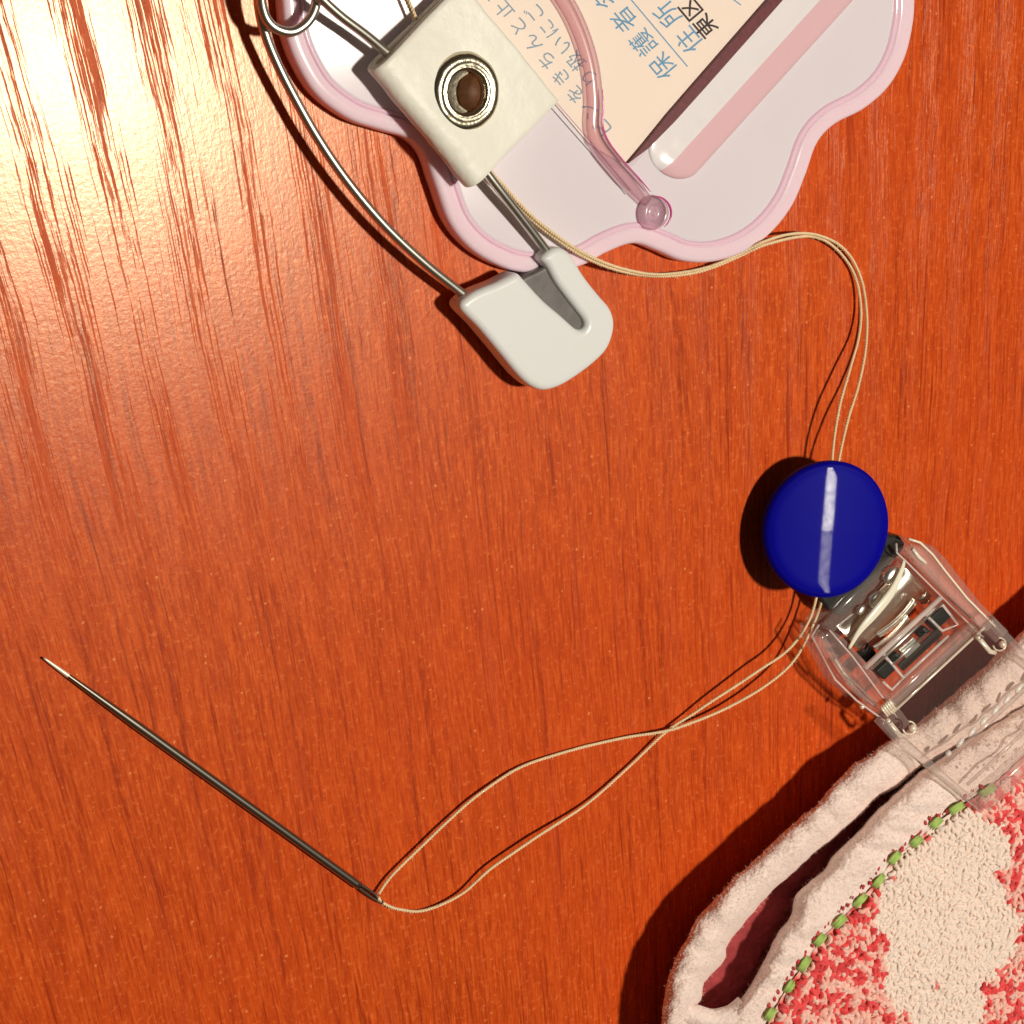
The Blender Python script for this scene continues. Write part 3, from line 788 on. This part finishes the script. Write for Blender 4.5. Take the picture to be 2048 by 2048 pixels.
# upper jaw plate over the towel
slab([(2, -158), (2, 150), (268, 150), (276, 120), (276, -112), (266, -133), (60, -158)], 9.7, 10.3, 0.2, 'jaw_plate', M['clear_plate'])
slab([(0, -160), (0, -146), (262, -121), (270, -132), (60, -160)], 9.6, 11.0, 0.3, 'jaw_side_rib', M['clear_plastic'])
slab([(0, 138), (0, 152), (268, 152), (268, 138)], 9.6, 11.0, 0.3, 'jaw_side_rib', M['clear_plastic'])
slab([(250, -120), (250, 140), (276, 140), (276, -118)], 9.8, 11.2, 0.35, 'jaw_front_bar', M['clear_plastic'])
ridge([(152, -112), (152, 140)], 10.4, 0.26, 'jaw_ridge', M['clear_bar'])
ridge([(214, -112), (214, 140)], 10.4, 0.2, 'jaw_ridge', M['clear_bar'])
tooth_bm = None
for i in range(8):
    v = -97+i*32
    bm = bmesh.new()
    m4 = Matrix.Translation(KW(143, v, 10.35)) @ Matrix.Rotation(math.radians(43), 4, 'Z') @ Matrix.Diagonal((1.25 if i else 0.7, 0.62, 0.5, 1))
    bmesh.ops.create_uvsphere(bm, u_segments=16, v_segments=10, radius=0.58*MM, matrix=m4)
    obj('tooth', bm, M['tooth'], clip)
random.seed(3)
bm = bmesh.new()
for i in range(46):
    u = random.uniform(165, 245); v = random.uniform(-100, 135)
    bmesh.ops.create_uvsphere(bm, u_segments=8, v_segments=6, radius=random.uniform(.08, .22)*MM, matrix=Matrix.Translation(KW(u, v, 10.3)))
o = obj('grip_dimples', bm, M['clear_bar'], clip); o['kind'] = 'stuff'
# lower jaw under the towel
slab([(-20, -120), (-20, 120), (262, 120), (262, -110)], 0.15, 0.5, 0.1, 'lower_jaw', M['clear_plate'], smooth=False)

# ------------------------------------------------------------------ blue button
btn = thing('blue_button', W(1656, 1059, 0), 'round dark blue turned plastic button sitting by the end of the clear clip', 'button')
bx, by = 1656, 1059
tilt = Matrix.Rotation(math.radians(-14.9), 3, 'Y') @ Matrix.Rotation(math.radians(-6), 3, 'X') @ Matrix.Rotation(math.radians(-7), 3, 'Z')
prof = [(0.4+6*i, 0.74-0.02*(i/18)**3) for i in range(19)]+[(114, 0.69), (120, 0.64), (125, 0.56), (129, 0.42), (131, 0.2), (131.5, 0.0), (131, -0.5), (128, -0.75), (118, -0.8), (2, -0.8)]
def disc_mesh(profile, mats, name):
    bm = bmesh.new(); seg = 128; rings = []
    for r, z in profile:
        rings.append([Vector((r*0.0572*MM*math.cos(2*math.pi*k/seg), r*0.0572*MM*math.sin(2*math.pi*k/seg), (z-0.66*(r/130*math.cos(2*math.pi*k/seg))**2)*MM)) for k in range(seg)])
    add_loft(bm, rings, True, True, True)
    bmesh.ops.recalc_face_normals(bm, faces=bm.faces)
    me = bpy.data.meshes.new(name); bm.to_mesh(me); bm.free()
    for p in me.polygons:
        p.use_smooth = True
        p.material_index = 0 if p.normal.z > 0.93 and (Vector(p.center.xy).length < 6.9*MM) else 1
    for m in mats: me.materials.append(m)
    o = bpy.data.objects.new(name, me); C.objects.link(o); o.parent = btn
    o.location = W(bx, by, 5.6)-btn.location
    o.rotation_euler = tilt.to_euler()
    return o
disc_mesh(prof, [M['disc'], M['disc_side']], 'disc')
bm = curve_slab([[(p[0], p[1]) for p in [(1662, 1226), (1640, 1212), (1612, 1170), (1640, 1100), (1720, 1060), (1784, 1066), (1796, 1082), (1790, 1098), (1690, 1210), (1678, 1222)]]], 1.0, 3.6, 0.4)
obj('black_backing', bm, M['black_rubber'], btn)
bm = bmesh.new()
add_lathe(bm, 1640, 1060, [(52, 0.02), (56, 0.6), (56, 2.6), (50, 4.3), (10, 4.4)], 40)
obj('button_stem', bm, M['black_rubber'], btn)

# ------------------------------------------------------------------ towel
towel = thing('towel', W(1750, 1800, 0), 'folded white and pinkish red terry towel with green stitching at the lower right corner', 'towel')
def z7(x, y): return (1300+x/2.583, 1450+y/2.583)
outer = [(2350, -860), (2120, -660), (1932, -488), (1777, -356), (1578, -170), (1411, -36), (1280, 60), (1150, 145), (1020, 232), (930, 330), (850, 412), (770, 480), (700, 545), (590, 650), (490, 745), (390, 840), (290, 945), (230, 1030), (180, 1110), (140, 1185), (110, 1260), (90, 1340), (78, 1410), (60, 1500), (50, 1620), (60, 1760)]
inner = [(2500, -500), (2200, -220), (1900, -40), (1640, 100), (1410, 222), (1290, 312), (1180, 375), (1110, 450), (1040, 505), (960, 575), (870, 648), (760, 745), (660, 832), (570, 925), (500, 1005), (430, 1090), (392, 1150), (384, 1215), (300, 1305), (272, 1340), (268, 1410), (228, 1470), (200, 1600), (200, 1760)]
edge2 = [(2470, -530), (2170, -250), (1870, -70), (1620, 85), (1415, 226), (1300, 318), (1190, 424), (1080, 545), (960, 655), (905, 740), (830, 805), (760, 875), (722, 985), (640, 1110), (610, 1175), (575, 1240), (500, 1370), (440, 1440), (390, 1500), (360, 1620), (350, 1760)]
stitch = [(2800, -520), (2500, -300), (2150, -60), (1900, 190), (1740, 335), (1600, 425), (1480, 508), (1375, 602), (1265, 690), (1180, 800), (1085, 905), (980, 1015), (880, 1115), (800, 1235), (715, 1350), (640, 1480), (590, 1600), (540, 1760)]
far = [(3300, 1200), (3000, 1300), (2800, 1400), (2600, 1500), (2450, 1600), (2300, 1700), (2200, 1800)]
def curve(l, n): return resample(spline([Vector(z7(*p)) for p in l], 8), n)
NL = 420
def strip(Apts, Bpts, zprof, name, mat, nc_=34, amp=0.25, f=0.02, wave=0.0, ampz=0.22, skirt=None):
    A_ = curve(Apts, NL); B_ = curve(Bpts, NL)
    bm = bmesh.new(); rings = []
    for i in range(NL):
        ring = []
        if skirt:
            for sa, sz in skirt:
                p = A_[i].lerp(B_[i], sa); ring.append(W(p.x, p.y, sz))
        for j in range(nc_+1):
            a = j/nc_
            z, push = zprof(a, i/NL)
            p = A_[i].lerp(B_[i], a+push)
            nv = noise.noise(Vector((p.x*f, p.y*f, 2.2)))+0.5*noise.noise(Vector((p.x*f*3, p.y*f*3, 5)))
            nw2 = noise.noise(Vector((p.x*0.11, p.y*0.11, 8)))
            dd = (B_[i]-A_[i]).normalized()
            q = p+dd*(nv*amp*8*math.exp(-((a)/0.25)**2)+nv*amp*5*math.exp(-((1-a)/0.2)**2))
            ring.append(W(q.x, q.y, max(0.05, z+nv*ampz+nw2*0.07)))
        rings.append(ring)
    add_loft(bm, rings, False)
    return obj(name, bm, mat, towel)
def tube_prof(zbase, ztop, side0, side1, lowest0, lowest1, puffy=False, rise=0):
    def f(a, t):
        # rounded hump; steep sides reaching down
        if puffy:
            zt = ztop+(rise*max(0.0, min(1.0, (0.36-t)/0.08)) if rise else 0)
            z = lowest0*(1-a)+lowest1*a; z += (zt-z)*max(0, math.sin(math.pi*min(1, a*1.0)))**0.42
            return z+0.35*0.7*math.sin(t*90+3*math.sin(t*23))*math.sin(math.pi*a), 0
        if a < 0.22:
            q = a/0.22; z = lowest0+(ztop-lowest0)*math.sin(q*math.pi/2)**0.7; push = side0*(1-q)
            return z, push
        if a > 0.80:
            q = (1-a)/0.20; z = lowest1+(ztop-lowest1)*math.sin(q*math.pi/2)**0.7; push = -side1*(1-q)
            return z, push
        return ztop+0.12*math.sin((a-0.22)/0.58*math.pi), 0
    return f
back = strip(outer, inner, tube_prof(0, 7.6, 0.0, 0.0, 5.2, 3.4, True, 1.5), 'back_hem', M['hem'], amp=0.6, skirt=[(0.55, 0.2), (0.4, 1.0), (0.25, 2.4), (0.1, 3.8)])
front = strip(edge2, stitch, tube_prof(0, 9.3, 0.0, 0.0, 5.2, 8.6, True), 'front_hem', M['hem'], amp=0.5)
# lining seen in the fold
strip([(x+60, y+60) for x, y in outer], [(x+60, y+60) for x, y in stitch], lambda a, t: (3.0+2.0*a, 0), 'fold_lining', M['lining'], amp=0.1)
# bottom lip that joins the two hems
bm = bmesh.new()
lip = resample(spline([Vector((*z7(*p), z)) for p, z in [((150, 1470), 6.0), ((215, 1490), 6.5), ((300, 1515), 7.0), ((370, 1512), 7.4), ((430, 1495), 7.8), ((490, 1440), 8.1)]], 8), 60)
add_tube(bm, [W(p.x+1.5*noise.noise(p*0.03), p.y+2*noise.noise(p*0.03), p.z) for p in lip], [1.3*MM*(0.85+0.3*noise.noise(p*0.02)) for p in lip], 16)
obj('hem_lip', bm, M['hem'], towel)
strip([(-20, 1540), (60, 1570), (170, 1560), (300, 1545), (420, 1540), (520, 1500), (600, 1500)], [(-60, 1900), (60, 1900), (170, 1900), (300, 1900), (420, 1900), (520, 1900), (700, 1900)],
      lambda a, t: (0.3+7.2*min(1, a*4)*min(1, t*5), 0), 'lower_hem', M['hem'])

# terry pile surface
whites = [((1500, 900), 330, 330), ((1620, 640), 240, 190), ((1450, 1250), 260, 330), ((1640, 1080), 280, 260), ((1380, 740), 130, 120), ((1250, 1000), 100, 100), ((1540, 1450), 200, 160)]
def redness(X, Y):
    x = (X-1300)*2.583; y = (Y-1450)*2.583
    d = 9
    for (c, rx, ry) in whites:
        d = min(d, math.hypot((x-c[0])/rx, (y-c[1])/ry))
    nz_ = noise.noise(Vector((X*0.022, Y*0.022, 1)))*0.16+noise.noise(Vector((X*0.07, Y*0.07, 4)))*0.12
    return d-1.0+nz_
WHITE = Vector((0.97, 0.77, 0.66)); RED = Vector((0.90, 0.085, 0.085)); PINK = Vector((0.98, 0.46, 0.38)); DEEP = Vector((0.52, 0.02, 0.025))
def tcol(X, Y, k, r):
    rd = redness(X, Y)
    sp = noise.cell(Vector((X*0.09, Y*0.09, 3.3)))
    if rd < 0:
        c = WHITE.copy()
        if sp > 0.985 or (rd > -0.12 and sp > 0.8): c = RED.lerp(PINK, 0.3)
    else:
        cl_ = noise.noise(Vector((X*0.05, Y*0.05, 12)))+0.16*r
        if cl_ > 0.13: c = PINK.lerp(WHITE, 0.35)
        elif cl_ > -0.02: c = PINK.copy()
        elif cl_ > -0.3: c = RED.copy()
        else: c = DEEP.lerp(RED, 0.5)
    return c*(0.94+0.07*k)
def terry_z(X, Y): return 9.0+0.45*noise.noise(Vector((X*0.008, Y*0.008, 0)))+0.2
def setcol(o, cols):
    at_ = o.data.color_attributes.new('col', 'FLOAT_COLOR', 'POINT')
    buf = []
    for c in cols: buf += [c.x, c.y, c.z, 1]
    at_.data.foreach_set('color', buf)
bm = bmesh.new()
st = curve(stitch, 150)
rows = []; cols = []
NA = 110
for i in range(150):
    row = []
    for j in range(NA+1):
        a = j/NA
        p = st[i]+Vector((1, 0.75)).normalized()*(a*760)
        z = terry_z(p.x, p.y)+0.10+0.25*noise.noise(Vector((p.x*0.09, p.y*0.09, 7)))
        if a < 0.02: z -= 0.35
        row.append(W(p.x, p.y, z)); cols.append(tcol(p.x, p.y, 0.3, 0.2)*0.9)
    rows.append(row)
add_loft(bm, rows, False)
ground = obj('terry_base', bm, M['terry'], towel); setcol(ground, cols)
# towel lower layers so that it stands as a solid cloth
bm = bmesh.new()
rows = []
for i in range(150):
    row = []
    for j in range(31):
        a = j/30
        p = st[i]+Vector((1, 0.75)).normalized()*(-30+a*760)
        row.append(W(p.x, p.y, 3.2+0.3*noise.noise(Vector((p.x*0.01, p.y*0.01, 3)))))
    rows.append(row)
add_loft(bm, rows, False)
obj('lower_layer', bm, M['hem'], towel)

# loops of terry yarn
bm = bmesh.new(); cols = []
random.seed(11)
def inside(X, Y):
    # right of the stitch line
    best = min(range(0, 150, 3), key=lambda i: abs(st[i].y-Y+0.0)+abs(st[i].x-X)*0.6)
    p = st[best]; t_ = st[min(best+1, 149)]-st[max(best-1, 0)]
    n_ = Vector((-t_.y, t_.x)).normalized()
    if n_.x < 0: n_ = -n_
    return (Vector((X, Y))-p).dot(n_)
step = 8.6
Y = 1560
cnt = 0
while Y < 2150:
    X = 1440
    while X < 2140:
        x = X+random.uniform(-4, 4); y = Y+random.uniform(-4, 4); X += step
        d = inside(x, y)
        if d < 9: continue
        # nothing right under the jaw plate
        q = Vector((x, y))-CO; u = q.dot(CU); v = q.dot(CV)
        under = (u < 278 and -135 < v)
        r = random.uniform(-1, 1)
        big = redness(x, y) > 0
        rad_ = random.uniform(0.32, 0.52) if big else random.uniform(0.30, 0.46)
        th_ = random.uniform(0.23, 0.32) if big else random.uniform(0.20, 0.28)
        hh = (0.25 if under else (0.52 if big else 0.36))*random.uniform(0.7, 1.1)
        az = random.uniform(0, math.pi)+0.6*noise.noise(Vector((x*0.02, y*0.02, 0)))
        lean = Vector((random.uniform(-.5, .5), random.uniform(-.5, .5), 0))
        base_ = W(x, y, terry_z(x, y)-0.15)
        e = Vector((math.cos(az), math.sin(az), 0))
        P = []
        for k in range(6):
            a = math.pi*k/5
            P.append(base_+(e*math.cos(a)*rad_+(Vector((0, 0, 1))+lean)*math.sin(a)*hh)*MM)
        n0 = len(bm.verts)
        add_tube(bm, P, th_*MM, 5, cap=False)
        c = tcol(x, y, random.uniform(-.3, 1), r)
        cols += [c]*30
        cnt += 1
    Y += step
loops = obj('terry_loops', bm, M['terry'], towel, recalc=False); setcol(loops, cols); loops['kind'] = 'stuff'
print('loops', cnt)

# green stitches and red specks
gs = [(1745, 340), (1585, 430), (1478, 506), (1375, 602), (1266, 688), (1182, 806), (1086, 908), (980, 1016), (880, 1112), (798, 1236), (722, 1352), (624, 1496)]
for i, p in enumerate(gs):
    a = Vector(z7(*gs[max(i-1, 0)])); b_ = Vector(z7(*gs[min(i+1, len(gs)-1)]))
    dd = (b_-a).normalized(); c = Vector(z7(*p)); z = terry_z(c.x, c.y)+(0.12 if i not in (5, 6, 10) else -0.05)
    L_ = random.uniform(15, 19)
    bm = bmesh.new()
    for kk in (-1.5, -.5, .5, 1.5):
        nrm_ = Vector((-dd.y, dd.x))*kk*random.uniform(2.8, 4.2)
        P = [W(c.x+nrm_.x+dd.x*L_*t_, c.y+nrm_.y+dd.y*L_*t_, z-0.14+0.34*math.cos(t_*1.5)+random.uniform(-.04, .04)-0.05*abs(kk)) for t_ in (-1, -.7, -.3, 0, .3, .7, 1)]
        add_tube(bm, P, [q_*MM*random.uniform(.85, 1.15) for q_ in (0.04, 0.12, .16, .17, .16, .12, .04)], 8)
    obj('green_stitch', bm, M['green_thread'], towel)
random.seed(5)
for i in range(len(gs)-1):
    for k in range(4):
        t_ = k/4+random.uniform(0, .15)
        a = Vector(z7(*gs[i])); b_ = Vector(z7(*gs[i+1])); c = a.lerp(b_, t_)
        dd = (b_-a).normalized(); n_ = Vector((dd.y, -dd.x))
        if n_.x > 0: n_ = -n_
        c += n_*random.uniform(5, 15)
        bm = bmesh.new()
        r1 = random.uniform(0.12, 0.30)
        m4 = Matrix.Translation(W(c.x, c.y, 9.12)) @ Matrix.Rotation(random.uniform(1, 2), 4, 'Z') @ Matrix.Diagonal((1.5, 0.9, 0.6, 1))
        bmesh.ops.create_uvsphere(bm, u_segments=8, v_segments=6, radius=r1*MM, matrix=m4)
        obj('red_stitch', bm, M['red_thread'], towel)

# fuzz fibres on the hems
def fuzz(src, n, name):
    me = src.data; base_ = root_of(src)
    bm = bmesh.new()
    vs = me.vertices
    for i in range(n):
        v = vs[random.randrange(len(vs))]
        p = base_+v.co+Vector((random.uniform(-.1, .1), random.uniform(-.1, .1), 0))*MM
        d = (v.normal+Vector((random.gauss(0, .8), random.gauss(0, .8), random.gauss(0, .5)))).normalized()
        l = random.uniform(0.15, 0.5)*MM
        d2 = (d+Vector((random.gauss(0, .5), random.gauss(0, .5), 0))).normalized()
        sd = d.cross(Vector((0, 0, 1)))
        if sd.length < 0.01: sd = Vector((1, 0, 0))
        sd = sd.normalized()*0.014*MM
        a, b_, c_ = p, p+d*l*.5, p+d*l*.5+d2*l*.5
        v1 = bm.verts.new(a-sd); v2 = bm.verts.new(a+sd); v3 = bm.verts.new(b_+sd); v4 = bm.verts.new(b_-sd); v5 = bm.verts.new(c_)
        bm.faces.new((v1, v2, v3, v4)); bm.faces.new((v4, v3, v5))
    o = obj(name, bm, M['fuzz'], towel, recalc=False); o['kind'] = 'stuff'
fuzz(back, 9000, 'hem_fuzz'); fuzz(front, 9000, 'hem_fuzz')

def thread_fibres(paths, n):
    bm = bmesh.new()
    for i in range(n):
        P = random.choice(paths); k = random.randrange(len(P)-1)
        p = P[k].lerp(P[k+1], random.random())
        t = (P[k+1]-P[k]).normalized()
        d = (Vector((random.gauss(0, 1), random.gauss(0, 1), abs(random.gauss(0, 1))))+t*random.gauss(0, 1.5)).normalized()
        l = random.uniform(0.2, 0.7)*MM
        d2 = (d+t*random.uniform(-1, 1)).normalized()
        sd = d.cross(Vector((0, 0, 1))).normalized()*0.013*MM
        b_ = p+d*l*.5; c_ = b_+d2*l*.5
        v1 = bm.verts.new(p-sd); v2 = bm.verts.new(p+sd); v3 = bm.verts.new(b_+sd); v4 = bm.verts.new(b_-sd); v5 = bm.verts.new(c_)
        bm.faces.new((v1, v2, v3, v4)); bm.faces.new((v4, v3, v5))
    o = obj('loose_fibres', bm, M['thread'], thr, recalc=False); o['kind'] = 'stuff'
thread_fibres([path(strandA, 2.5, 1), path(strandB, 2.5, 2)], 1500)
